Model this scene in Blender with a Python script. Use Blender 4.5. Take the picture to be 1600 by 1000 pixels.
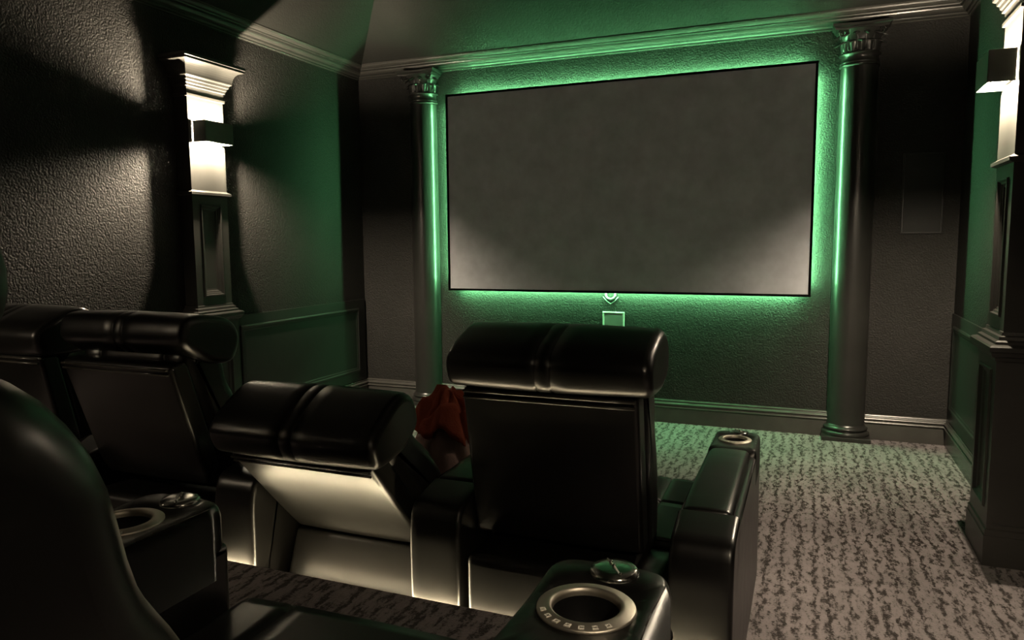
import bpy, bmesh, math, random
from math import sin, cos, pi, radians, sqrt, atan2
from mathutils import Vector, Matrix, noise

for o in list(bpy.data.objects):
    bpy.data.objects.remove(o)
scene = bpy.context.scene
COL = scene.collection

# ------------------------------------------------------------------ camera
cam_data = bpy.data.cameras.new('camera')
cam = bpy.data.objects.new('camera', cam_data)
COL.objects.link(cam)
CAM_YAW, CAM_PITCH, CAM_ROLL, CAM_F = -0.3838, -0.1054, -0.0081, 1147.8
cam_data.sensor_fit = 'HORIZONTAL'
cam_data.sensor_width = 36.0
cam_data.lens = CAM_F / 1600.0 * 36.0
cam_data.clip_start = 0.02
fwd = Vector((sin(CAM_YAW) * cos(CAM_PITCH), cos(CAM_YAW) * cos(CAM_PITCH), sin(CAM_PITCH)))
rgt = Vector((cos(CAM_YAW), -sin(CAM_YAW), 0))
upv = rgt.cross(fwd)
r2 = cos(CAM_ROLL) * rgt + sin(CAM_ROLL) * upv
u2 = -sin(CAM_ROLL) * rgt + cos(CAM_ROLL) * upv
rot = Matrix((r2, u2, -fwd)).transposed()
cam.matrix_world = Matrix.Translation((1.332, -5.371, 1.332)) @ rot.to_4x4()
scene.camera = cam

# ------------------------------------------------------------------ world + exposure
world = bpy.data.worlds.new('world')
scene.world = world
world.use_nodes = True
world.node_tree.nodes['Background'].inputs[0].default_value = (0.9, 0.95, 1.0, 1)
world.node_tree.nodes['Background'].inputs[1].default_value = 0.0
vs = scene.view_settings
vs.view_transform = 'Standard'
vs.look = 'None'
vs.gamma = 1.0
vs.exposure = 0.0
vs.use_curve_mapping = False

# light levels (emission strengths of the lamps the room has)
SCONCE_BULB = 22500.0
REAR_BULB = 13000.0      # rear pair on a lower dimmer setting
LED_GREEN = 290.0
RISER_LED = 190.0

# room dimensions
XL, XR = -2.2, 2.2
YB = -6.7
ZC = 2.68          # where the sloping ceiling springs from
RISE_Y, RISE_Z = -3.565, 0.30

# ------------------------------------------------------------------ materials
def new_mat(name):
    m = bpy.data.materials.new(name)
    m.use_nodes = True
    nt = m.node_tree
    b = nt.nodes['Principled BSDF']
    return m, nt, b

def bump(nt, b, src, strength, dist):
    n = nt.nodes.new('ShaderNodeBump')
    n.inputs['Strength'].default_value = strength
    n.inputs['Distance'].default_value = dist
    nt.links.new(src, n.inputs['Height'])
    nt.links.new(n.outputs[0], b.inputs['Normal'])
    return n

def coords(nt, kind='Object', scale=None):
    t = nt.nodes.new('ShaderNodeTexCoord')
    out = t.outputs[kind]
    if scale:
        mp = nt.nodes.new('ShaderNodeMapping')
        mp.inputs['Scale'].default_value = scale
        nt.links.new(out, mp.inputs[0])
        out = mp.outputs[0]
    return out

def noise_tex(nt, vec, scale, detail=3, rough=0.55):
    n = nt.nodes.new('ShaderNodeTexNoise')
    n.inputs['Scale'].default_value = scale
    n.inputs['Detail'].default_value = detail
    n.inputs['Roughness'].default_value = rough
    nt.links.new(vec, n.inputs['Vector'])
    return n.outputs[0]

def ramp(nt, src, stops):
    r = nt.nodes.new('ShaderNodeValToRGB')
    el = r.color_ramp.elements
    el[0].position, el[0].color = stops[0]
    el[1].position, el[1].color = stops[-1]
    for p, c in stops[1:-1]:
        e = el.new(p)
        e.color = c
    nt.links.new(src, r.inputs[0])
    return r.outputs[0]

def g(v, a=1.0):
    return (v, v, v, a)

def plain(name, col, rough=0.5, metal=0.0, spec=0.5, bscale=None, bstr=0.2, bdist=0.002, coat=0.0):
    m, nt, b = new_mat(name)
    b.inputs['Roughness'].default_value = rough
    b.inputs['Metallic'].default_value = metal
    b.inputs['Specular IOR Level'].default_value = spec
    b.inputs['Coat Weight'].default_value = coat
    vec = coords(nt)
    n = noise_tex(nt, vec, 7.0, 4)
    c = ramp(nt, n, [(0.3, (col[0] * .88, col[1] * .88, col[2] * .88, 1)), (0.7, (col[0] * 1.1, col[1] * 1.1, col[2] * 1.1, 1))])
    nt.links.new(c, b.inputs['Base Color'])
    if bscale:
        bump(nt, b, noise_tex(nt, vec, bscale, 3), bstr, bdist)
    return m

def wall_mat(name, col, rough=0.55, strength=0.55):
    """orange-peel / knock-down plaster under dark paint"""
    m, nt, b = new_mat(name)
    b.inputs['Roughness'].default_value = rough
    b.inputs['Specular IOR Level'].default_value = 0.15
    vec = coords(nt)
    n1 = noise_tex(nt, vec, 95.0, 2, 0.45)
    n2 = noise_tex(nt, vec, 40.0, 2, 0.5)
    mx = nt.nodes.new('ShaderNodeMath'); mx.operation = 'MULTIPLY_ADD'
    mx.inputs[1].default_value = 0.6
    nt.links.new(n2, mx.inputs[0]); nt.links.new(n1, mx.inputs[2])
    h = ramp(nt, mx.outputs[0], [(0.55, g(0)), (1.05, g(1))])
    bump(nt, b, h, strength, 0.005)
    c = ramp(nt, noise_tex(nt, vec, 3.0, 3), [(0.3, (col[0] * .9, col[1] * .9, col[2] * .9, 1)), (0.7, (col[0] * 1.1, col[1] * 1.1, col[2] * 1.1, 1))])
    nt.links.new(c, b.inputs['Base Color'])
    return m

def leather_mat(name, col, rough=0.33):
    m, nt, b = new_mat(name)
    b.inputs['Specular IOR Level'].default_value = 0.5
    vec = coords(nt)
    bump(nt, b, noise_tex(nt, vec, 6.0, 2, 0.5), 0.12, 0.004)
    rr = ramp(nt, noise_tex(nt, vec, 14.0, 3), [(0.3, g(rough - .01)), (0.7, g(rough + .02))])
    nt.links.new(rr, b.inputs['Roughness'])
    c = ramp(nt, noise_tex(nt, vec, 5.0, 3), [(0.3, (col[0] * .92, col[1] * .92, col[2] * .92, 1)), (0.7, (col[0] * 1.08, col[1] * 1.08, col[2] * 1.08, 1))])
    nt.links.new(c, b.inputs['Base Color'])
    return m

def carpet_mat(name, light, dark, mid):
    m, nt, b = new_mat(name)
    b.inputs['Roughness'].default_value = 0.95
    b.inputs['Specular IOR Level'].default_value = 0.1
    b.inputs['Sheen Weight'].default_value = 0.15
    vec = coords(nt)
    mp0 = nt.nodes.new('ShaderNodeMapping'); mp0.inputs['Scale'].default_value = (1.0, 0.42, 1.0)
    nt.links.new(vec, mp0.inputs[0])
    wv = nt.nodes.new('ShaderNodeTexWave'); wv.wave_type = 'BANDS'; wv.bands_direction = 'X'
    wv.inputs['Scale'].default_value = 5.2
    wv.inputs['Distortion'].default_value = 7.5
    wv.inputs['Detail'].default_value = 4.0
    wv.inputs['Detail Scale'].default_value = 2.6
    wv.inputs['Detail Roughness'].default_value = 0.62
    nt.links.new(mp0.outputs[0], wv.inputs['Vector'])
    mp = nt.nodes.new('ShaderNodeMapping'); mp.inputs['Scale'].default_value = (60.0, 22.0, 1.0)
    nt.links.new(vec, mp.inputs[0])
    s = noise_tex(nt, mp.outputs[0], 1.0, 3, 0.6)
    grain = noise_tex(nt, vec, 110.0, 3, 0.72)
    a1 = nt.nodes.new('ShaderNodeMath'); a1.operation = 'MULTIPLY_ADD'; a1.inputs[1].default_value = 0.20
    nt.links.new(wv.outputs['Fac'], a1.inputs[0]); nt.links.new(s, a1.inputs[2])
    ad = nt.nodes.new('ShaderNodeMath'); ad.operation = 'MULTIPLY_ADD'; ad.inputs[1].default_value = 0.55
    nt.links.new(grain, ad.inputs[0]); nt.links.new(a1.outputs[0], ad.inputs[2])
    c = ramp(nt, ad.outputs[0], [(0.725, dark), (0.800, mid), (0.862, light), (1.15, (light[0] * 1.25, light[1] * 1.25, light[2] * 1.25, 1))])
    # large patches where the pile has been brushed
    big = ramp(nt, noise_tex(nt, vec, 2.6, 3, 0.6), [(0.35, g(0.82)), (0.65, g(1.15))])
    mul = nt.nodes.new('ShaderNodeMix'); mul.data_type = 'RGBA'; mul.blend_type = 'MULTIPLY'
    mul.inputs[0].default_value = 1.0
    nt.links.new(c, mul.inputs[6]); nt.links.new(big, mul.inputs[7])
    nt.links.new(mul.outputs[2], b.inputs['Base Color'])
    bump(nt, b, grain, 0.8, 0.01)
    return m

def emit_mat(name, col, strength):
    m, nt, b = new_mat(name)
    b.inputs['Base Color'].default_value = (0.8, 0.8, 0.8, 1)
    b.inputs['Emission Color'].default_value = (*col, 1)
    b.inputs['Emission Strength'].default_value = strength
    return m

M = {}
M['wall'] = wall_mat('dark_plaster', (0.0250, 0.0240, 0.0228), 0.62, 0.6)
M['ceil'] = wall_mat('ceiling_plaster', (0.022, 0.022, 0.020), 0.6, 0.25)
M['trim'] = plain('black_trim', (0.062, 0.060, 0.055), 0.26, spec=0.5)
M['wainscot'] = plain('wainscot_paint', (0.016, 0.0165, 0.015), 0.45)
M['piping'] = plain('piping_leather', (0.030, 0.028, 0.024), 0.25)
M['pil'] = plain('pilaster_paint', (0.042, 0.041, 0.037), 0.40)
M['column'] = plain('column_paint', (0.024, 0.0235, 0.022), 0.30)
M['carpet'] = carpet_mat('streaked_carpet', (0.178, 0.156, 0.160, 1), (0.018, 0.0125, 0.0115, 1), (0.080, 0.066, 0.066, 1))
M['leather'] = leather_mat('black_leather', (0.0042, 0.0040, 0.0036), 0.31)
M['thread'] = plain('seam_thread', (0.02, 0.018, 0.015), 0.5)
M['screen'] = plain('projection_fabric', (0.74, 0.75, 0.82), 0.9, spec=0.1)
M['velvet'] = plain('black_velvet', (0.003, 0.003, 0.003), 0.95, spec=0.05)
M['steel'] = plain('brushed_steel', (0.62, 0.58, 0.50), 0.45, metal=1.0)
M['chrome'] = plain('chrome', (0.62, 0.62, 0.58), 0.14, metal=1.0)
M['black_plastic'] = plain('black_plastic', (0.006, 0.006, 0.006), 0.4)
M['icon'] = plain('pale_icon_print', (0.75, 0.72, 0.65), 0.5)
M['sconce'] = plain('sconce_metal', (0.10, 0.105, 0.09), 0.4, metal=0.3)
M['reflector'] = plain('white_reflector', (0.7, 0.69, 0.66), 0.5)
M['grille'] = plain('speaker_grille', (0.012, 0.012, 0.012), 0.7, bscale=400, bstr=0.4)
M['plate'] = plain('plate_plastic', (0.16, 0.16, 0.15), 0.35)
M['plate_rim'] = plain('plate_rim', (0.5, 0.5, 0.47), 0.35)
M['led_green'] = emit_mat('green_led', (0.27, 1.0, 0.38), LED_GREEN)
M['led_warm'] = emit_mat('warm_led', (1.0, 0.82, 0.50), RISER_LED)
M['rear_bulb'] = emit_mat('dimmed_sconce_bulb', (1.0, 0.80, 0.56), REAR_BULB)
M['bulb'] = emit_mat('sconce_bulb', (1.0, 0.83, 0.60), SCONCE_BULB)
M['red'] = plain('red_fleece', (0.42, 0.095, 0.055), 0.95, spec=0.1, bscale=120, bstr=0.5, bdist=0.003)
M['pink'] = plain('pink_fleece', (0.50, 0.34, 0.30), 0.95, spec=0.1, bscale=120, bstr=0.5, bdist=0.003)

# ------------------------------------------------------------------ object helpers
def link(o, parent=None):
    COL.objects.link(o)
    if parent:
        o.parent = parent
    return o

def mesh_obj(name, bm, mat, parent=None, smooth=False, recalc=True, loc=None):
    if recalc:
        bmesh.ops.recalc_face_normals(bm, faces=bm.faces)
    me = bpy.data.meshes.new(name)
    bm.to_mesh(me)
    bm.free()
    if smooth:
        for p in me.polygons:
            p.use_smooth = len(p.vertices) <= 6
    me.materials.append(M[mat] if isinstance(mat, str) else mat)
    o = bpy.data.objects.new(name, me)
    if loc:
        o.location = loc
    return link(o, parent)

def thing(name, label, cat, loc=(0, 0, 0), rz=0.0, group=None):
    o = bpy.data.objects.new(name, None)
    o.empty_display_size = 0.1
    o.location = loc
    o.rotation_euler = (0, 0, rz)
    link(o)
    tag(o, label, cat, group)
    return o

def tag(o, label, cat, group=None):
    o['label'] = label
    o['category'] = cat
    if group:
        o['group'] = group
    return o

def struct(o, label=None):
    o['kind'] = 'structure'
    if label:
        o['label'] = label
    return o

def box(bm, x0, x1, y0, y1, z0, z1, bev=0.0, seg=2):
    m = Matrix.Translation(((x0 + x1) / 2, (y0 + y1) / 2, (z0 + z1) / 2)) @ Matrix.Diagonal((x1 - x0, y1 - y0, z1 - z0, 1))
    r = bmesh.ops.create_cube(bm, size=1.0, matrix=m)
    if bev > 0:
        es = set()
        for v in r['verts']:
            es.update(v.link_edges)
        bmesh.ops.bevel(bm, geom=list(es), offset=bev, segments=seg, affect='EDGES', profile=0.5)
    return bm

def grid_rings(bm, rings, close_ring=True, cap0=False, cap1=False):
    """rings: list of equally long point lists -> skinned surface"""
    vr = [[bm.verts.new(p) for p in r] for r in rings]
    n = len(vr[0])
    for a, b in zip(vr[:-1], vr[1:]):
        for i in range(n if close_ring else n - 1):
            j = (i + 1) % n
            try:
                bm.faces.new((a[i], a[j], b[j], b[i]))
            except ValueError:
                pass
    if cap0:
        bm.faces.new(vr[0])
    if cap1:
        bm.faces.new(list(reversed(vr[-1])))
    return vr

def lathe(bm, prof, n=32, a0=0.0, a1=2 * pi, center=(0, 0, 0), cap0=False, cap1=False):
    full = abs(a1 - a0 - 2 * pi) < 1e-6
    cnt = n if full else n + 1
    rings = []
    for r, z in prof:
        rings.append([(center[0] + r * cos(a0 + (a1 - a0) * i / n), center[1] + r * sin(a0 + (a1 - a0) * i / n), center[2] + z) for i in range(cnt)])
    grid_rings(bm, rings, close_ring=full, cap0=cap0, cap1=cap1)
    return bm

def smooth_closed(pts, per=6):
    n = len(pts)
    out = []
    for i in range(n):
        p0, p1, p2, p3 = pts[(i - 1) % n], pts[i], pts[(i + 1) % n], pts[(i + 2) % n]
        for k in range(per):
            t = k / per
            t2, t3 = t * t, t * t * t
            out.append(tuple(0.5 * (2 * p1[d] + (-p0[d] + p2[d]) * t + (2 * p0[d] - 5 * p1[d] + 4 * p2[d] - p3[d]) * t2 + (-p0[d] + 3 * p1[d] - 3 * p2[d] + p3[d]) * t3) for d in (0, 1)))
    return out

def rounded_poly(pts, r, seg=5):
    """polygon with rounded corners; r number or list"""
    n = len(pts)
    out = []
    for i in range(n):
        a, p, b = Vector(pts[i - 1]), Vector(pts[i]), Vector(pts[(i + 1) % n])
        rr = r[i] if isinstance(r, (list, tuple)) else r
        da, db = (a - p), (b - p)
        la, lb = da.length, db.length
        d = min(rr, la * .49, lb * .49)
        s, e = p + da / la * d, p + db / lb * d
        if d < 1e-5:
            out.append(tuple(p)); continue
        for k in range(seg + 1):
            t = k / seg
            q = (1 - t) ** 2 * s + 2 * t * (1 - t) * p + t * t * e
            out.append((q.x, q.y))
    return out

def loft(bm, prof, x0, x1, r=0.03, seg=5, seams=(), sdepth=0.005, swid=0.007, bulge=0.0, taper=None):
    """extrude a closed (y,z) profile along x with rounded ends, stitched grooves and a slight bulge"""
    n = len(prof)
    P = [Vector(p) for p in prof]
    area = sum(P[i].x * P[(i + 1) % n].y - P[(i + 1) % n].x * P[i].y for i in range(n))
    sgn = 1 if area > 0 else -1
    N = []
    for i in range(n):
        t = P[(i + 1) % n] - P[i - 1]
        nn = Vector((t.y, -t.x)) * sgn
        N.append(nn.normalized() if nn.length > 1e-9 else Vector((0, 0)))
    secs = []
    for k in range(seg + 1):
        a = pi / 2 * k / seg
        secs.append((x0 + r * (1 - cos(a)) if False else x0 + r * (1 - sin(pi / 2 - a)), r * (1 - sin(a))))
    mids = [x0 + r + (x1 - x0 - 2 * r) * k / 8 for k in range(1, 8)]
    for s in seams:
        mids = [m for m in mids if abs(m - s) > swid * 1.8]
        mids += [s - swid, s - swid * .4, s, s + swid * .4, s + swid]
    c, hw = (x0 + x1) / 2, (x1 - x0) / 2
    for m in sorted(mids):
        ins = 0.0
        for s in seams:
            d = abs(m - s)
            if d < swid:
                ins = max(ins, sdepth * (1 - (d / swid) ** 2))
        secs.append((m, ins))
    for k in range(seg, -1, -1):
        a = pi / 2 * k / seg
        secs.append((x1 - r * (1 - cos(a)), r * (1 - sin(a))))
    rings = []
    for x, ins in secs:
        ins -= bulge * max(0, 1 - ((x - c) / hw) ** 2)
        tp = taper(x) if taper else (0, 0)
        rings.append([(x, p.x - q.x * ins + tp[0], p.y - q.y * ins + tp[1]) for p, q in zip(P, N)])
    grid_rings(bm, rings, cap0=True, cap1=True)
    return bm

def tube(bm, pts, rad, n=8, closed=False):
    pts = [Vector(p) for p in pts]
    rings = []
    m = len(pts)
    for i, p in enumerate(pts):
        a = pts[(i - 1) % m] if (closed or i > 0) else p
        b = pts[(i + 1) % m] if (closed or i < m - 1) else p
        t = (b - a).normalized()
        ref = Vector((0, 0, 1)) if abs(t.z) < 0.9 else Vector((1, 0, 0))
        u = t.cross(ref).normalized(); w = t.cross(u)
        rings.append([tuple(p + rad * (cos(2 * pi * k / n) * u + sin(2 * pi * k / n) * w)) for k in range(n)])
    if closed:
        rings.append(rings[0])
    grid_rings(bm, rings, cap0=not closed, cap1=not closed)
    if closed:
        bmesh.ops.remove_doubles(bm, verts=bm.verts, dist=1e-6)
    return bm

def sweep_profile(bm, prof, frm, to):
    """prof: list of (offset, z); frm/to: functions offset -> (x, y)"""
    r0 = [(*frm(o), z) for o, z in prof]
    r1 = [(*to(o), z) for o, z in prof]
    grid_rings(bm, [r0, r1], cap0=True, cap1=True)
    return bm

WALLX = 0.0
def ring_stack(bm, levels):
    """levels: (z, depth, halfwidth); wall side at x=0, front at x=depth, centred on y"""
    rings = [[(WALLX, -h, z), (d, -h, z), (d, h, z), (WALLX, h, z)] for z, d, h in levels]
    grid_rings(bm, rings, cap0=True, cap1=True)
    return bm

def panel_rings(bm, org, U, V, Nn, w, h, steps, base=0.0):
    """rectangular stepped moulding; steps: (inset, height above org plane)"""
    org, U, V, Nn = Vector(org), Vector(U), Vector(V), Vector(Nn)
    rings = []
    for ins, ht in [(0.0, base)] + list(steps):
        rings.append([tuple(org + U * a + V * b + Nn * ht) for a, b in ((ins, ins), (w - ins, ins), (w - ins, h - ins), (ins, h - ins))])
    grid_rings(bm, rings, cap1=True)
    return bm

# ================================================================== SETTING
bm = bmesh.new(); box(bm, XL - .15, XR + .15, YB - .15, 0.15, -0.1, 0.0)
floor = struct(mesh_obj('floor', bm, 'carpet'), 'grey-mauve carpet with dark broken streaks')
bm = bmesh.new(); box(bm, XL, XR, YB, RISE_Y, 0.0, RISE_Z, 0.012, 3)
plat = struct(mesh_obj('floor_platform', bm, 'carpet'), 'carpeted platform under the rear seat row')

bm = bmesh.new(); box(bm, XL - .15, XR + .15, 0, 0.15, 0, 3.7)
wall_front = struct(mesh_obj('wall_front', bm, 'wall'), 'dark textured front wall behind the screen')
bm = bmesh.new(); box(bm, XL - .15, XL, YB, 0, 0, 3.7)
wall_left = struct(mesh_obj('wall_left', bm, 'wall'), 'dark textured left side wall')
bm = bmesh.new(); box(bm, XR, XR + .15, YB, 0, 0, 3.7)
wall_right = struct(mesh_obj('wall_right', bm, 'wall'), 'dark textured right side wall')
bm = bmesh.new(); box(bm, XL - .15, XR + .15, YB - .15, YB, 0, 3.7)
wall_back = struct(mesh_obj('wall_back', bm, 'wall'), 'dark rear wall behind the seats')

# ceiling: 45 degree slopes springing from every wall, flat in the middle
S = 0.75
bm = bmesh.new()
lo = [bm.verts.new(p) for p in ((XL, 0, ZC), (XR, 0, ZC), (XR, YB, ZC), (XL, YB, ZC))]
hi = [bm.verts.new(p) for p in ((XL + S, -S, ZC + S), (XR - S, -S, ZC + S), (XR - S, YB + S, ZC + S), (XL + S, YB + S, ZC + S))]
for i in range(4):
    bm.faces.new((lo[i], lo[(i + 1) % 4], hi[(i + 1) % 4], hi[i]))
bm.faces.new(hi)
ex = bmesh.ops.extrude_face_region(bm, geom=list(bm.faces))
bmesh.ops.translate(bm, vec=(0, 0, 0.12), verts=[v for v in ex['geom'] if isinstance(v, bmesh.types.BMVert)])
ceiling = struct(mesh_obj('ceiling', bm, 'ceil'), 'dark tray ceiling with sloping sides')

# crown moulding
crown = [(0.0, 2.683), (0.010, 2.683), (0.013, 2.688), (0.010, 2.694), (0.018, 2.697), (0.024, 2.703), (0.026, 2.711), (0.034, 2.713), (0.046, 2.719),
         (0.054, 2.729), (0.058, 2.742), (0.070, 2.745), (0.072, 2.753), (0.084, 2.757), (0.094, 2.767), (0.098, 2.776), (0.104, 2.776), (0.104, 2.786), (0.0, 2.784)]
bm = bmesh.new(); sweep_profile(bm, crown, lambda o: (XL + o, -o), lambda o: (XR - o, -o))
struct(mesh_obj('trim_1', bm, 'trim'), 'crown moulding above the screen')
bm = bmesh.new(); sweep_profile(bm, crown, lambda o: (XL + o, -o), lambda o: (XL + o, YB + o))
struct(mesh_obj('trim_2', bm, 'trim'), 'crown moulding along the left wall')
bm = bmesh.new(); sweep_profile(bm, crown, lambda o: (XR - o, -o), lambda o: (XR - o, YB + o))
struct(mesh_obj('trim_3', bm, 'trim'), 'crown moulding along the right wall')

# baseboards
baseb = [(0.0, 0.0), (0.018, 0.0), (0.018, 0.108), (0.026, 0.112), (0.029, 0.118), (0.026, 0.124), (0.018, 0.127), (0.017, 0.131), (0.024, 0.135), (0.027, 0.141),
         (0.024, 0.147), (0.017, 0.151), (0.013, 0.157), (0.016, 0.162), (0.013, 0.167), (0.0, 0.171)]
bm = bmesh.new(); sweep_profile(bm, baseb, lambda o: (XL + o, -o), lambda o: (XR - o, -o))
struct(mesh_obj('baseboard_front', bm, 'trim'))
bm = bmesh.new(); sweep_profile(bm, baseb, lambda o: (XL + o, -o), lambda o: (XL + o, RISE_Y))
struct(mesh_obj('baseboard_left', bm, 'trim'))
bm = bmesh.new(); sweep_profile(bm, baseb, lambda o: (XR - o, -o), lambda o: (XR - o, RISE_Y))
struct(mesh_obj('baseboard_right', bm, 'trim'))

# wainscot: painted lower wall with raised frames and a chair rail
PIL_Y, PIL_YR, REAR_Y = -1.82, -1.80, -5.4
PSTEPS = [(0.0, 0.006), (0.008, 0.010), (0.016, 0.010), (0.022, 0.005), (0.034, 0.004), (0.040, 0.001)]
for side, wall, sx, Nx in (('left', wall_left, XL, 1), ('right', wall_right, XR, -1)):
    py = PIL_Y if side == 'left' else PIL_YR
    for y0, y1 in ((py + .18, -.025), (RISE_Y, py - .18)):
        bm = bmesh.new()
        box(bm, min(sx, sx + Nx * .012), max(sx, sx + Nx * .012), y0, y1, 0.172, 0.86)
        mesh_obj('wainscot_board', bm, 'wainscot', wall)
    for y0, y1 in ((-1.52, -0.12), (-3.40, -2.12)):
        bm = bmesh.new()
        panel_rings(bm, (sx + Nx * .012, y0, 0.25), (0, 1, 0), (0, 0, 1), (Nx, 0, 0), y1 - y0, 0.54, PSTEPS)
        mesh_obj('wainscot_panel', bm, 'wainscot', wall)
# warm LED strip under the nosing of the platform
led = thing('step_light', 'warm LED strip under the platform edge behind front seats', 'led strip', (0, RISE_Y, 0))
bm = bmesh.new(); box(bm, -0.52, 1.16, 0.0, 0.014, 0.232, 0.248)
mesh_obj('channel', bm, 'steel', led)
bm = bmesh.new(); box(bm, -0.51, 1.15, 0.002, 0.012, 0.2482, 0.2505)
mesh_obj('light_strip', bm, 'led_warm', led)

# ================================================================== SCREEN
SW, SH, SZ = 2.70, 1.532, 1.7183
scr = thing('projection_screen', 'large grey projection screen in thin black frame with green backlight', 'screen', (0, 0, SZ))
FY0, FY1 = -0.058, -0.090
bm = bmesh.new(); box(bm, -SW / 2 + .008, SW / 2 - .008, -0.082, -0.062, -SH / 2 + .008, SH / 2 - .008)
mesh_obj('screen_surface', bm, 'screen', scr)
fw = 0.016
for (a, b, c, d) in ((-SW / 2, SW / 2, SH / 2 - fw, SH / 2), (-SW / 2, SW / 2, -SH / 2, -SH / 2 + fw)):
    bm = bmesh.new(); box(bm, a, b, FY1, FY0, c, d, 0.003)
    mesh_obj('frame_rail', bm, 'velvet', scr)
for a in (-SW / 2, SW / 2 - fw):
    bm = bmesh.new(); box(bm, a, a + fw, FY1, FY0, -SH / 2 + fw, SH / 2 - fw, 0.003)
    mesh_obj('frame_stile', bm, 'velvet', scr)
for sx in (-0.9, 0.9):
    for sz in (-0.5, 0.5):
        bm = bmesh.new(); box(bm, sx - .05, sx + .05, -0.0605, 0.0, sz - .05, sz + .05)
        mesh_obj('wall_bracket', bm, 'black_plastic', scr)
q = 0.019
for z in (-SH / 2 + q, SH / 2 - q):
    bm = bmesh.new(); box(bm, -SW / 2 + .08, SW / 2 - .08, -0.046, -0.036, z - .005, z + .005)
    mesh_obj('led_strip', bm, 'led_green', scr)
for x in (-SW / 2 + q, SW / 2 - q):
    bm = bmesh.new(); box(bm, x - .005, x + .005, -0.046, -0.036, -SH / 2 + .08, SH / 2 - .08)
    mesh_obj('led_strip', bm, 'led_green', scr)

# wall plate and cable ring below the screen
wp = thing('wall_plate', 'small rectangular wall plate under the projection screen', 'wall plate', (-0.014, 0, 0.738))
bm = bmesh.new(); panel_rings(bm, (-.083, 0, -.07), (1, 0, 0), (0, 0, 1), (0, -1, 0), .166, .14, [(0, .008), (.004, .011), (.011, .011), (.013, .006)])
mesh_obj('rim', bm, 'plate_rim', wp)
bm = bmesh.new(); box(bm, -.069, .069, -.0085, -.001, -.056, .056, .002)
mesh_obj('blank_cover', bm, 'plate', wp)
cr = thing('cable_ring', 'round cable ring with hanging loop just below the screen edge', 'cable ring', (-0.036, 0, 0.940))
bm = bmesh.new()
tube(bm, [(.036 * cos(a), -.012, .036 * sin(a)) for a in [2 * pi * k / 28 for k in range(28)]], .007, 8, True)
mesh_obj('ring', bm, 'plate_rim', cr, True)
bm = bmesh.new()
tube(bm, [(-.058, -.008, -.02), (-.03, -.010, -.052), (0, -.012, -.072), (.03, -.010, -.052), (.058, -.008, -.02)], .0035, 6)
mesh_obj('cable', bm, 'plate', cr, True)

# in-wall speaker right of the right column
sp = thing('wall_speaker', 'black rectangular in-wall speaker right of the right column', 'speaker', (1.99, 0, 1.62))
bm = bmesh.new(); panel_rings(bm, (-.118, 0, -.255), (1, 0, 0), (0, 0, 1), (0, -1, 0), .236, .51, [(0, .008), (.004, .010), (.008, .010), (.010, .006)])
mesh_obj('frame', bm, 'black_plastic', sp)
bm = bmesh.new(); box(bm, -.107, .107, -.0075, -.001, -.244, .244, .002)
mesh_obj('grille', bm, 'grille', sp)

# ================================================================== COLUMNS
def leaf_mesh(hh, ww, curl):
    """acanthus leaf: curved, lobed, tip curling outwards; local: out = +x, up = z"""
    bm = bmesh.new()
    rows = 9
    rings = []
    for i in range(rows):
        t = i / (rows - 1)
        z = hh * sin(min(t, .86) / .86 * pi / 2) - (hh * .28 * max(0, t - .72) / .28)
        out = 0.012 * t + curl * max(0, t - .45) ** 1.6 / .38
        w = ww * (0.55 + .55 * sin(pi * (t * .75 + .12))) * (1 - .75 * max(0, t - .7) / .3) * (1 + .14 * cos(t * 5 * pi))
        rings.append([(out - .010 * (abs(s)) ** 1.5 * 1.2 + (0.004 if abs(s) < .2 else 0), s * w / 2, z) for s in (-1, -.55, -.15, .15, .55, 1)])
    front = grid_rings(bm, rings, close_ring=False)
    ex = bmesh.ops.extrude_face_region(bm, geom=list(bm.faces))
    bmesh.ops.translate(bm, vec=(-0.006, 0, 0), verts=[v for v in ex['geom'] if isinstance(v, bmesh.types.BMVert)])
    return bm

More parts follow.
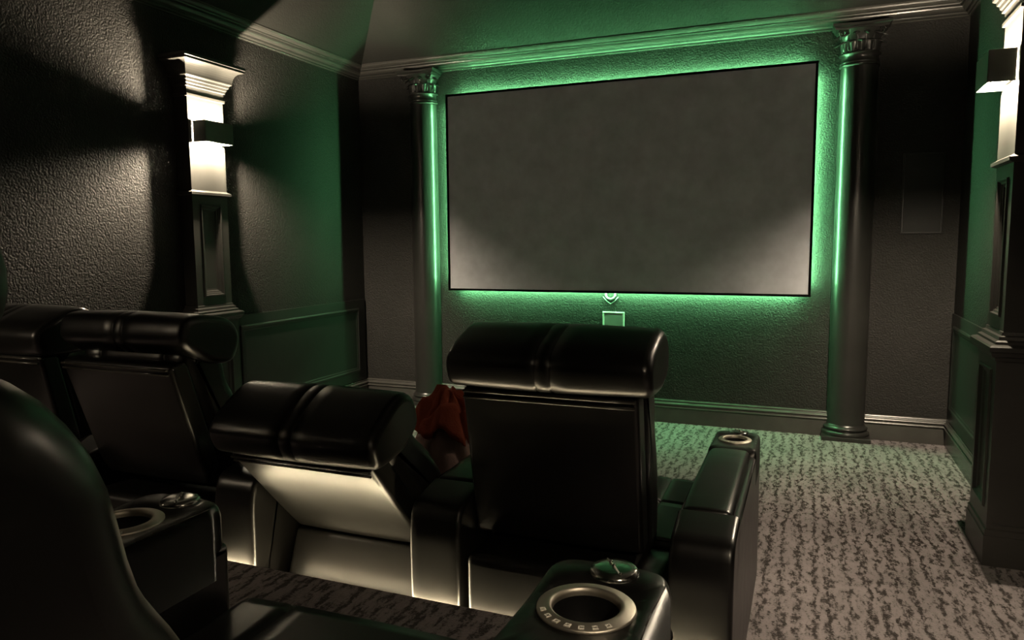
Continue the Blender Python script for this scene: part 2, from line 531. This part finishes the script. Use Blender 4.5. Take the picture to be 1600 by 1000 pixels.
def column(x, label):
    t = thing('column', label, 'column', (x, 0, 0), 0, 'columns beside the screen')
    R0 = 0.118
    bm = bmesh.new()
    box(bm, -.150, .150, -.152, 0.0, 0, .028, .003)
    mesh_obj('plinth', bm, 'column', t)
    bm = bmesh.new()
    pr = [(.146, .028), (.150, .034), (.150, .048), (.146, .054), (.128, .056), (.128, .062), (.136, .066), (.139, .074), (.136, .082), (.126, .086), (.122, .094), (R0, .100)]
    lathe(bm, pr, 40, pi, 2 * pi)
    mesh_obj('base_ring', bm, 'column', t, True)
    bm = bmesh.new()
    lathe(bm, [(R0, .100), (R0, .9), (R0 * .985, 1.6), (R0 * .955, 2.2), (R0 * .94, 2.43)], 48, pi, 2 * pi)
    mesh_obj('shaft', bm, 'column', t, True)
    bm = bmesh.new()
    r = R0 * .94
    lathe(bm, [(r, 2.43), (r + .010, 2.434), (r + .012, 2.441), (r + .008, 2.447), (r + .002, 2.450), (r + .009, 2.455), (r + .006, 2.462), (r - .002, 2.466),
               (r - .002, 2.500), (r + .012, 2.504), (r + .014, 2.511), (r + .008, 2.517), (r - .01, 2.519)], 40, pi, 2 * pi)
    mesh_obj('neck_ring', bm, 'column', t, True)
    cap = None
    bm = bmesh.new()
    lathe(bm, [(r - .012, 2.515), (r - .008, 2.57), (r + .010, 2.62), (r + .040, 2.650)], 40, pi, 2 * pi)
    cap = mesh_obj('capital', bm, 'column', t, True)
    # abacus with concave sides
    bm = bmesh.new()
    def aba(s, z):
        pts = []
        hw, d = .168 * s, .168 * s
        for k in range(9):
            u = -1 + 2 * k / 8
            pts.append((u * hw, -(d - .028 * (1 - u * u)), z))
        pts2 = [(-hw, 0, z)] + pts + [(hw, 0, z)]
        return pts2
    grid_rings(bm, [aba(.90, 2.648), aba(.93, 2.656), aba(.93, 2.662), aba(1.0, 2.670), aba(1.0, 2.6845)], cap0=True, cap1=True)
    mesh_obj('abacus', bm, 'column', cap)
    lm1 = None
    for row, (z0, hh, ww, curl, rr, offs) in enumerate(((2.516, .072, .052, .034, r, 0.0), (2.530, .108, .050, .046, r - .002, .5))):
        for k in range(-3, 4):
            a = -pi / 2 + (k + offs) * pi / 6.6
            if a < -pi or a > 0:
                continue
            b2 = leaf_mesh(hh, ww, curl)
            o = mesh_obj('leaf', b2, 'column', cap, True)
            o.location = (rr * cos(a), rr * sin(a), z0)
            o.rotation_euler = (0, 0, a)
    for sx in (-1, 1):
        bm = bmesh.new()
        pts = []
        for k in range(22):
            a = k / 21 * 3.2 * pi
            rad = .024 * (1 - k / 21 * .8)
            cx = .118; cz = 2.628
            pts.append((sx * (cx + rad * cos(a) * .7), -(cx + rad * cos(a) * .7), cz + rad * sin(a)))
        tube(bm, pts, .006, 6)
        mesh_obj('volute', bm, 'column', cap, True)
    return t
column(-1.585, 'round dark column left of the screen, behind the reclined seat')
column(1.595, 'round dark column right of the screen, beside the in-wall speaker')

# ================================================================== PILASTERS AND SCONCES
def pilaster(x, rz, label, y=PIL_Y):
    t = thing('pilaster', label, 'pilaster', (x, y, 0), rz, 'wall pilasters')
    fp, fs = .122, .10
    bm = bmesh.new()
    ring_stack(bm, [(0, fp - .02, .15), (.86, fp - .02, .15)])
    ped = mesh_obj('pedestal', bm, 'pil', t)
    bm = bmesh.new()
    ring_stack(bm, [(0, fp + .010, .175), (.125, fp + .010, .175), (.127, fp + .006, .172), (.150, fp + .006, .172), (.155, fp, .166), (.17, fp, .166)])
    mesh_obj('plinth', bm, 'pil', ped)
    bm = bmesh.new()
    panel_rings(bm, (fp - .02, -.15 - .015, .17), (0, 1, 0), (0, 0, 1), (1, 0, 0), .33, .69, [(0, .02), (.055, .02), (.060, .028), (.068, .028), (.076, .016), (.088, .012), (.094, .006), (.104, .004)])
    mesh_obj('pedestal_panel', bm, 'pil', ped)
    bm = bmesh.new()
    ring_stack(bm, [(.845, fp + .004, .168), (.858, fp + .006, .170), (.864, fp + .018, .182), (.880, fp + .024, .186), (.884, fp + .030, .192), (.902, fp + .030, .192), (.908, fp + .024, .186), (.912, fs + .03, .170),
                    (.922, fs + .03, .170), (.928, fs + .018, .160), (.942, fs + .016, .158), (.946, fs + .006, .148), (.960, fs + .004, .146), (.966, fs - .01, .13)])
    mesh_obj('ledge', bm, 'pil', t)
    bm = bmesh.new()
    ring_stack(bm, [(.955, fs - .03, .138), (2.24, fs - .03, .138)])
    sh = mesh_obj('shaft', bm, 'pil', t)
    bm = bmesh.new()
    panel_rings(bm, (fs - .03, -.143, .955), (0, 1, 0), (0, 0, 1), (1, 0, 0), .286, .678,
                [(0, .03), (.058, .03), (.061, .038), (.067, .038), (.070, .028), (.078, .026), (.081, .020), (.090, .018), (.093, .010), (.104, .008)])
    mesh_obj('recessed_panel', bm, 'pil', sh)
    bm = bmesh.new()
    ring_stack(bm, [(1.628, fs + .004, .146), (1.634, fs + .020, .162), (1.648, fs + .020, .162), (1.654, fs + .008, .150), (1.660, fs, .142)])
    mesh_obj('band', bm, 'pil', sh)
    bm = bmesh.new()
    ring_stack(bm, [(1.66, fs - .004, .140), (1.66, fs, .143), (2.23, fs, .143), (2.23, fs - .004, .140)])
    mesh_obj('upper_block', bm, 'pil', sh)
    bm = bmesh.new()
    cap = [(2.205, fs + .001, .144), (2.208, fs + .010, .152), (2.222, fs + .010, .152), (2.226, fs + .002, .145), (2.262, fs + .004, .147), (2.266, fs + .014, .156), (2.278, fs + .014, .156),
           (2.282, fs + .020, .162), (2.296, fs + .022, .164), (2.300, fs + .030, .172), (2.314, fs + .032, .174), (2.318, fs + .040, .182)]
    for k in range(9):
        a = k / 8 * pi / 2
        cap.append((2.322 + .075 * sin(a), fs + .044 + .045 * (1 - cos(a)), .186 + .045 * (1 - cos(a))))
    cap += [(2.400, fs + .098, .240), (2.412, fs + .098, .240), (2.416, fs + .104, .246), (2.432, fs + .104, .246)]
    ring_stack(bm, cap)
    mesh_obj('capital', bm, 'pil', t)
    return t

def sconce(x, y, rz, label, bulb='bulb'):
    """open box up-and-down light on the pilaster face"""
    fs = .10
    t = thing('wall_sconce', label, 'wall lamp', (x, y, 2.005), rz, 'box wall sconces')
    w, d, h = .113, .100, .0625
    x0 = fs + .001
    bm = bmesh.new(); box(bm, x0, x0 + .010, -.055, .055, -.050, .050, .002)
    mesh_obj('back_plate', bm, 'sconce', t)
    bm = bmesh.new(); box(bm, x0 + d - .004, x0 + d, -w, w, -h, h, .0012)
    mesh_obj('front_panel', bm, 'sconce', t)
    for s in (-1, 1):
        bm = bmesh.new(); box(bm, x0 + .003, x0 + d - .004, s * w - (.004 if s > 0 else 0), s * w + (.004 if s < 0 else 0), -h, h, .001)
        mesh_obj('side_panel', bm, 'sconce', t)
    bm = bmesh.new(); box(bm, x0 + d - .0065, x0 + d - .0042, -w + .0045, w - .0045, -h + .003, h - .003)
    mesh_obj('reflector', bm, 'reflector', t)
    for s in (-1, 1):
        bm = bmesh.new(); box(bm, x0 + .006, x0 + d - .008, s * .03 - .003, s * .03 + .003, -.004, .004)
        mesh_obj('lamp_bracket', bm, 'sconce', t)
    bm = bmesh.new()
    bmesh.ops.create_icosphere(bm, subdivisions=2, radius=.011, matrix=Matrix.Translation((x0 + .060, 0, 0)) @ Matrix.Diagonal((1, 1, 4.1, 1)))
    mesh_obj('bulb', bm, bulb, t, True)
    return t

pilaster(XL, 0, 'brightly lit pilaster on the left wall with stepped capital')
WALLX = -0.04           # the right one stands a little prouder of its wall
pilaster(XR - .04, pi, 'pilaster on the right wall beside the carpeted aisle', PIL_YR)
WALLX = 0.0
pilaster(XL, 0, 'pilaster on the left wall level with the rear seats', REAR_Y)
pilaster(XR, pi, 'pilaster on the right wall level with the rear seats', REAR_Y)
sconce(XL, REAR_Y, 0, 'box sconce on the left wall level with the rear seats', 'rear_bulb')
sconce(XR, REAR_Y, pi, 'box sconce on the right wall level with the rear seats', 'rear_bulb')
sconce(XL, PIL_Y, 0, 'box sconce shining up and down on the left pilaster')
sconce(XR - .04, PIL_YR, pi, 'box sconce with glowing underside on the right pilaster')

# ================================================================== SEATS
def seat(x, y0, z0, label, group, a=11, B=(.09, .46), ha=9, slant=False, hoff=(0.0, 0.0), bx=0.0):
    """y0: world y of the upright rear face; a: recline in degrees; B: rear bottom of the backrest; ha: headrest angle"""
    t = thing('theater_recliner', label, 'recliner', (x, y0, z0), 0, group)
    ar = radians(a)
    def bk(v, w):
        return (B[0] + v * cos(ar) - w * sin(ar), B[1] + v * sin(ar) + w * cos(ar))
    # base under the seat
    bm = bmesh.new()
    if slant:
        pr = rounded_poly([(.035, .03), (.74, .03), (.78, .33), (.16, .34), (.15, .32)], [.01, .03, .03, .02, .02])
    else:
        pr = rounded_poly([(-.043, .03), (.74, .03), (.78, .33), (.5, .34), (.14, .44), (-.043, .445)], [.01, .03, .03, .05, .03, .035])
    loft(bm, pr, bx - .275, bx + .275, .018)
    base = mesh_obj('base', bm, 'leather', t, True)
    # seat cushion and closed footrest
    bm = bmesh.new()
    pr = smooth_closed(rounded_poly([(.30, .32), (.82, .325), (.88, .34), (.897, .38), (.86, .44), (.6, .432), (.30, .42)], .03, 3), 2)
    loft(bm, pr, bx - .275, bx + .275, .03, seams=(bx - .16, bx + .16), bulge=.006)
    mesh_obj('seat_cushion', bm, 'leather', t, True)
    bm = bmesh.new()
    pr = rounded_poly([(.77, .09), (.815, .08), (.855, .12), (.862, .27), (.85, .325), (.80, .325), (.77, .28)], .025, 3)
    loft(bm, pr, bx - .273, bx + .273, .025, seams=(bx - .16, bx + .16), bulge=.006)
    mesh_obj('footrest', bm, 'leather', t, True)
    # backrest
    bm = bmesh.new()
    pr = [bk(v, w) for v, w in rounded_poly([(0.0, 0.0), (.075, -.005), (.075, .455), (.010, .470), (-.004, .462), (-.004, .3), (-.004, .1)], [.015, .01, .02, .008, .008, .05, .05], 4)]
    loft(bm, pr, -.255, .255, .014, bulge=.004)
    bp = mesh_obj('back_panel', bm, 'leather', t, True)
    # piping lines along the panel's top edge
    for w_, v_ in ((.462, -.0085), (.444, -.0095)):
        bm = bmesh.new()
        yz = bk(v_, w_)
        tube(bm, [(xx, yz[0], yz[1]) for xx in (-.248, -.13, 0, .13, .248)], .0042, 8)
        mesh_obj('piping', bm, 'piping', bp, True)
    bm = bmesh.new()
    pr = smooth_closed([bk(v, w) for v, w in [(.07, -.06), (.20, -.07), (.235, .02), (.250, .13), (.240, .24), (.228, .31), (.235, .40), (.20, .47), (.12, .475), (.07, .45), (.07, .25), (.07, .10)]], 4)
    loft(bm, pr, -.258, .258, .045, seams=(-.15, .15), bulge=.006)
    mesh_obj('back_cushion', bm, 'leather', t, True)
    # headrest
    H = bk(.0 + hoff[0], .475 + hoff[1])
    hr = radians(ha)
    def hd(d, h):
        return (H[0] + d * cos(hr) - h * sin(hr), H[1] + d * sin(hr) + h * cos(hr))
    prof = [(.014, -.004), (-.018, .014), (-.030, .052), (-.024, .088), (.012, .116), (.075, .138), (.140, .152), (.190, .147), (.228, .116), (.240, .065), (.225, .015), (.15, -.014), (.08, -.014)]
    pr = smooth_closed([hd(d, h) for d, h in prof], 5)
    bm = bmesh.new()
    loft(bm, pr, -.296, .296, .026, 6, seams=(-.022, .022), sdepth=.0035, swid=.006, bulge=.006)
    hm = mesh_obj('headrest', bm, 'leather', t, True)
    for s in (-1, 1):
        bm = bmesh.new()
        ring = smooth_closed([hd(.09 + (d - .09) * .985, .08 + (h - .08) * .985) for d, h in prof], 3)
        tube(bm, [(s * .270, yy, zz) for yy, zz in ring], .0022, 5, True)
        mesh_obj('side_seam', bm, 'thread', hm, True)
    for s in (-1, 1):
        bm = bmesh.new()
        p0 = Vector((s * .18, *bk(.07, .42))); p1 = Vector((s * .18, *hd(.09, .04)))
        tube(bm, [p0, (p0 + p1) / 2 + Vector((0, -.015, .005)), p1], .011, 8)
        mesh_obj('hinge', bm, 'chrome', t, True)
    return t

ARM_H = .60
def armrest(x, yf, z0, label, group, width=.165):
    """shared console arm; yf: world y of its front"""
    t = thing('armrest_console', label, 'armrest', (x, yf, z0), 0, group)
    hw = width / 2
    L = 1.07
    top = ARM_H
    bm = bmesh.new()
    pr = rounded_poly([(-.004, .03), (-.004, top - .072), (-.27, top - .072), (-.27, top - .022), (-.90, top - .022), (-.905, top - .006), (-L + .02, top - .035), (-L, top - .12), (-L, .03)],
                      [.01, .01, .004, .004, .004, .004, .05, .06, .01], 5)
    loft(bm, pr, -hw, hw, .014, 4)
    body = mesh_obj('body', bm, 'leather', t, True)
    # cushioned pad on top
    bm = bmesh.new()
    pr = rounded_poly([(-.268, top - .03), (-.268, top - .002), (-.45, top + .010), (-.72, top + .008), (-.898, top - .004), (-.898, top - .03)], [.01, .018, .1, .1, .02, .01], 5)
    loft(bm, pr, -hw + .006, hw - .018, .022, 5, bulge=.004)
    mesh_obj('arm_pad', bm, 'leather', t, True)
    # console deck with a round opening
    cy, cr_ = -.140, .0485
    n = 96
    rect = rounded_poly([(-hw, 0.0), (-hw, -.266), (hw, -.266), (hw, 0.0)], [.045, .006, .006, .045], 10)
    dense = []
    for i in range(len(rect)):
        p, q2 = Vector(rect[i]), Vector(rect[(i + 1) % len(rect)])
        for k in range(6):
            dense.append(p.lerp(q2, k / 6))
    def outl(a, sc):
        best, bd = None, 9
        for p in dense:
            d = abs((atan2(p.y - cy, p.x) - a + pi) % (2 * pi) - pi)
            if d < bd:
                best, bd = p, d
        v = best - Vector((0, cy))
        l = v.length
        return Vector((0, cy)) + v * ((l - sc) / l)
    angs = [2 * pi * k / n for k in range(n)]
    rings = []
    for sc, z in ((-.001, top - .125), (-.001, top - .022), (.002, top - .012), (.007, top - .004), (.014, top)):
        rings.append([(*outl(a, sc), z) for a in angs])
    rings.append([(cr_ * cos(a), cy + cr_ * sin(a), top) for a in angs])
    rings.append([(cr_ * cos(a), cy + cr_ * sin(a), top - .02) for a in angs])
    bm = bmesh.new(); grid_rings(bm, rings)
    deck = mesh_obj('console_deck', bm, 'leather', t, True)
    # double stitching along the deck edge
    for sc in (.010, .015):
        bm = bmesh.new()
        tube(bm, [(*outl(a, sc), top - .0012 if sc > .012 else top - .003) for a in angs[::2]], .0013, 5, True)
        mesh_obj('stitching', bm, 'thread', deck, True)
    # cup holder
    cup = None
    bm = bmesh.new()
    lathe(bm, [(.0405, -.055), (.0405, .0), (.0415, .0045), (.044, .006), (.0468, .0045), (.0575, .0035), (.0592, .002), (.0592, .0)], 48, center=(0, cy, top))
    cup = mesh_obj('cup_holder', bm, 'steel', t, True)
    bm = bmesh.new()
    lathe(bm, [(.0005, -.066), (.034, -.066), (.0395, -.060), (.0400, -.004)], 40, center=(0, cy, top))
    mesh_obj('cup_well', bm, 'black_plastic', cup, True)
    for k in range(7):
        a = -pi / 2 + (k - 3.4) * .30
        bm = bmesh.new()
        s = .0034
        rr = [(-s, -s), (s, -s), (s, s), (-s, s)]
        ri = [(p * .5, q2 * .5) for p, q2 in rr]
        zz = top + .0048
        o_ = [(.0521 * cos(a) + p * cos(a) - q2 * sin(a), cy + .0521 * sin(a) + p * sin(a) + q2 * cos(a), zz) for p, q2 in rr]
        i_ = [(.0521 * cos(a) + p * cos(a) - q2 * sin(a), cy + .0521 * sin(a) + p * sin(a) + q2 * cos(a), zz) for p, q2 in ri]
        grid_rings(bm, [[(x_, y_, z_ - .0012) for x_, y_, z_ in o_], o_, i_, [(x_, y_, z_ - .0006) for x_, y_, z_ in i_]])
        mesh_obj('button', bm, 'icon', cup)
    # round metal tray socket in front of the cup
    sy = -.036
    bm = bmesh.new()
    lathe(bm, [(.0005, .0085), (.020, .0085), (.029, .0070), (.0325, .003), (.0325, -.002)], 40, center=(.008, sy, top))
    sock = mesh_obj('tray_socket', bm, 'chrome', t, True)
    bm = bmesh.new()
    tube(bm, [(.008 - .014, sy + .020, top + .0088), (.008, sy, top + .0095), (.008 + .014, sy - .022, top + .0085)], .0012, 6)
    mesh_obj('index_line', bm, 'icon', sock, True)
    for u in (-.5, 0, 1.0):
        bm = bmesh.new()
        bmesh.ops.create_uvsphere(bm, u_segments=10, v_segments=6, radius=.0028, matrix=Matrix.Translation((.008 + .014 * u, sy - .022 * u, top + .0095)))
        mesh_obj('screw', bm, 'chrome', sock, True)
    return t

FY = -3.50
FG, FA = 'front row recliners', 'front row armrests'
seat(.675, FY, 0, 'upright black leather recliner with raised headrest, nearest the aisle', FG, 11, (.09, .46), 4, bx=.045)
seat(-.055, FY, 0, 'reclined black leather recliner with its back panel tilted down', FG, 42, (.17, .345), 16, slant=True, bx=.015)
seat(-.86, FY, 0, 'black leather recliner with headrest tipped forward below the left pilaster', FG, 18, (.065, .485), -24, hoff=(.05, .045), bx=.052)
seat(-1.585, FY, 0, 'black leather recliner in the front row closest to the left wall', FG, 12, (.09, .46), 6, bx=.02)
for x, lb in ((1.10, 'black leather armrest with steel cup holder along the carpeted aisle'),
              (.335, 'black leather armrest between the reclined seat and the aisle-side seat'),
              (-.415, 'black leather armrest between the reclined seat and the tipped-headrest seat'),
              (-1.20, 'black leather armrest second from the left wall in the front row'),
              (-1.93, 'black leather armrest against the left wall in the front row')):
    armrest(x, FY + 1.035, 0, lb, FA)

BY = -5.29
seat(.725, BY, RISE_Z, 'dark leather recliner beside the camera at the left edge', 'rear row recliners', 20, (.125, .46), 24, hoff=(-.03, .0))
seat(-.025, BY, RISE_Z, 'rear row recliner hidden beyond the near left backrest', 'rear row recliners', 20, (.125, .46), 24, hoff=(-.03, .0))
armrest(1.10, -4.43, RISE_Z, 'nearest black leather armrest with large steel cup holder, bottom centre', 'rear row armrests')
armrest(.35, -4.43, RISE_Z, 'rear row armrest with half-hidden steel cup holder at lower left', 'rear row armrests')

# ================================================================== BLANKET
def blanket():
    """a throw heaped on the reclined seat: red sheet on top, pink sheet showing below its hem"""
    t = thing('blanket', 'crumpled red and pink fleece blanket heaped behind the reclined seat', 'blanket', (.072, -2.88, .440))
    for name, mat, sc, h0, h1, k, seed in (('pink_sheet', 'pink', 1.0, .004, .215, 9, 4.0), ('red_sheet', 'red', .90, .165, .135, 10, 1.0)):
        bm = bmesh.new()
        rings = []
        NR, NA = 26, 96
        for i in range(1, NR + 1):
            r = i / NR
            row = []
            for j in range(NA):
                a = 2 * pi * j / NA
                ca, sa = cos(a), sin(a)
                n1 = noise.noise(Vector((ca * 1.2 + seed, sa * 1.2, r * 1.5)))
                n2 = noise.noise(Vector((ca * r * 2.2 + seed, sa * r * 2.2 + 7, seed)))
                fold = abs(sin(a * k * .5 + 2.2 * n1 + 1.8 * n2 + r * 1.4)) ** .7
                rad = sc * (r ** .8) * (1 + .16 * n1 * r + .13 * (fold - .5) * r)
                h = h0 + h1 * max(0.0, 1 - r ** 2.4) ** .75 + .034 * (fold - .5) * (1 - .4 * r) + .050 * n2 + (.03 * n1 * r if h0 > .1 else 0)
                # loose creases across the top
                h += .018 * (1 - abs(noise.noise(Vector((ca * r * 3.0 + seed, sa * r * 1.3, seed * 2))))) ** 3
                row.append((.158 * rad * ca, .165 * rad * sa, max(h, .003 + h0 * .1)))
            rings.append(row)
        vr = grid_rings(bm, rings)
        c = bm.verts.new((0, 0, sum(p[2] for p in rings[0]) / NA))
        for j in range(NA):
            bm.faces.new((vr[0][j], c, vr[0][(j + 1) % NA]))
        bmesh.ops.recalc_face_normals(bm, faces=bm.faces)
        bmesh.ops.solidify(bm, geom=list(bm.faces), thickness=.006)
        mesh_obj(name, bm, mat, t, True)
    return t
blanket()
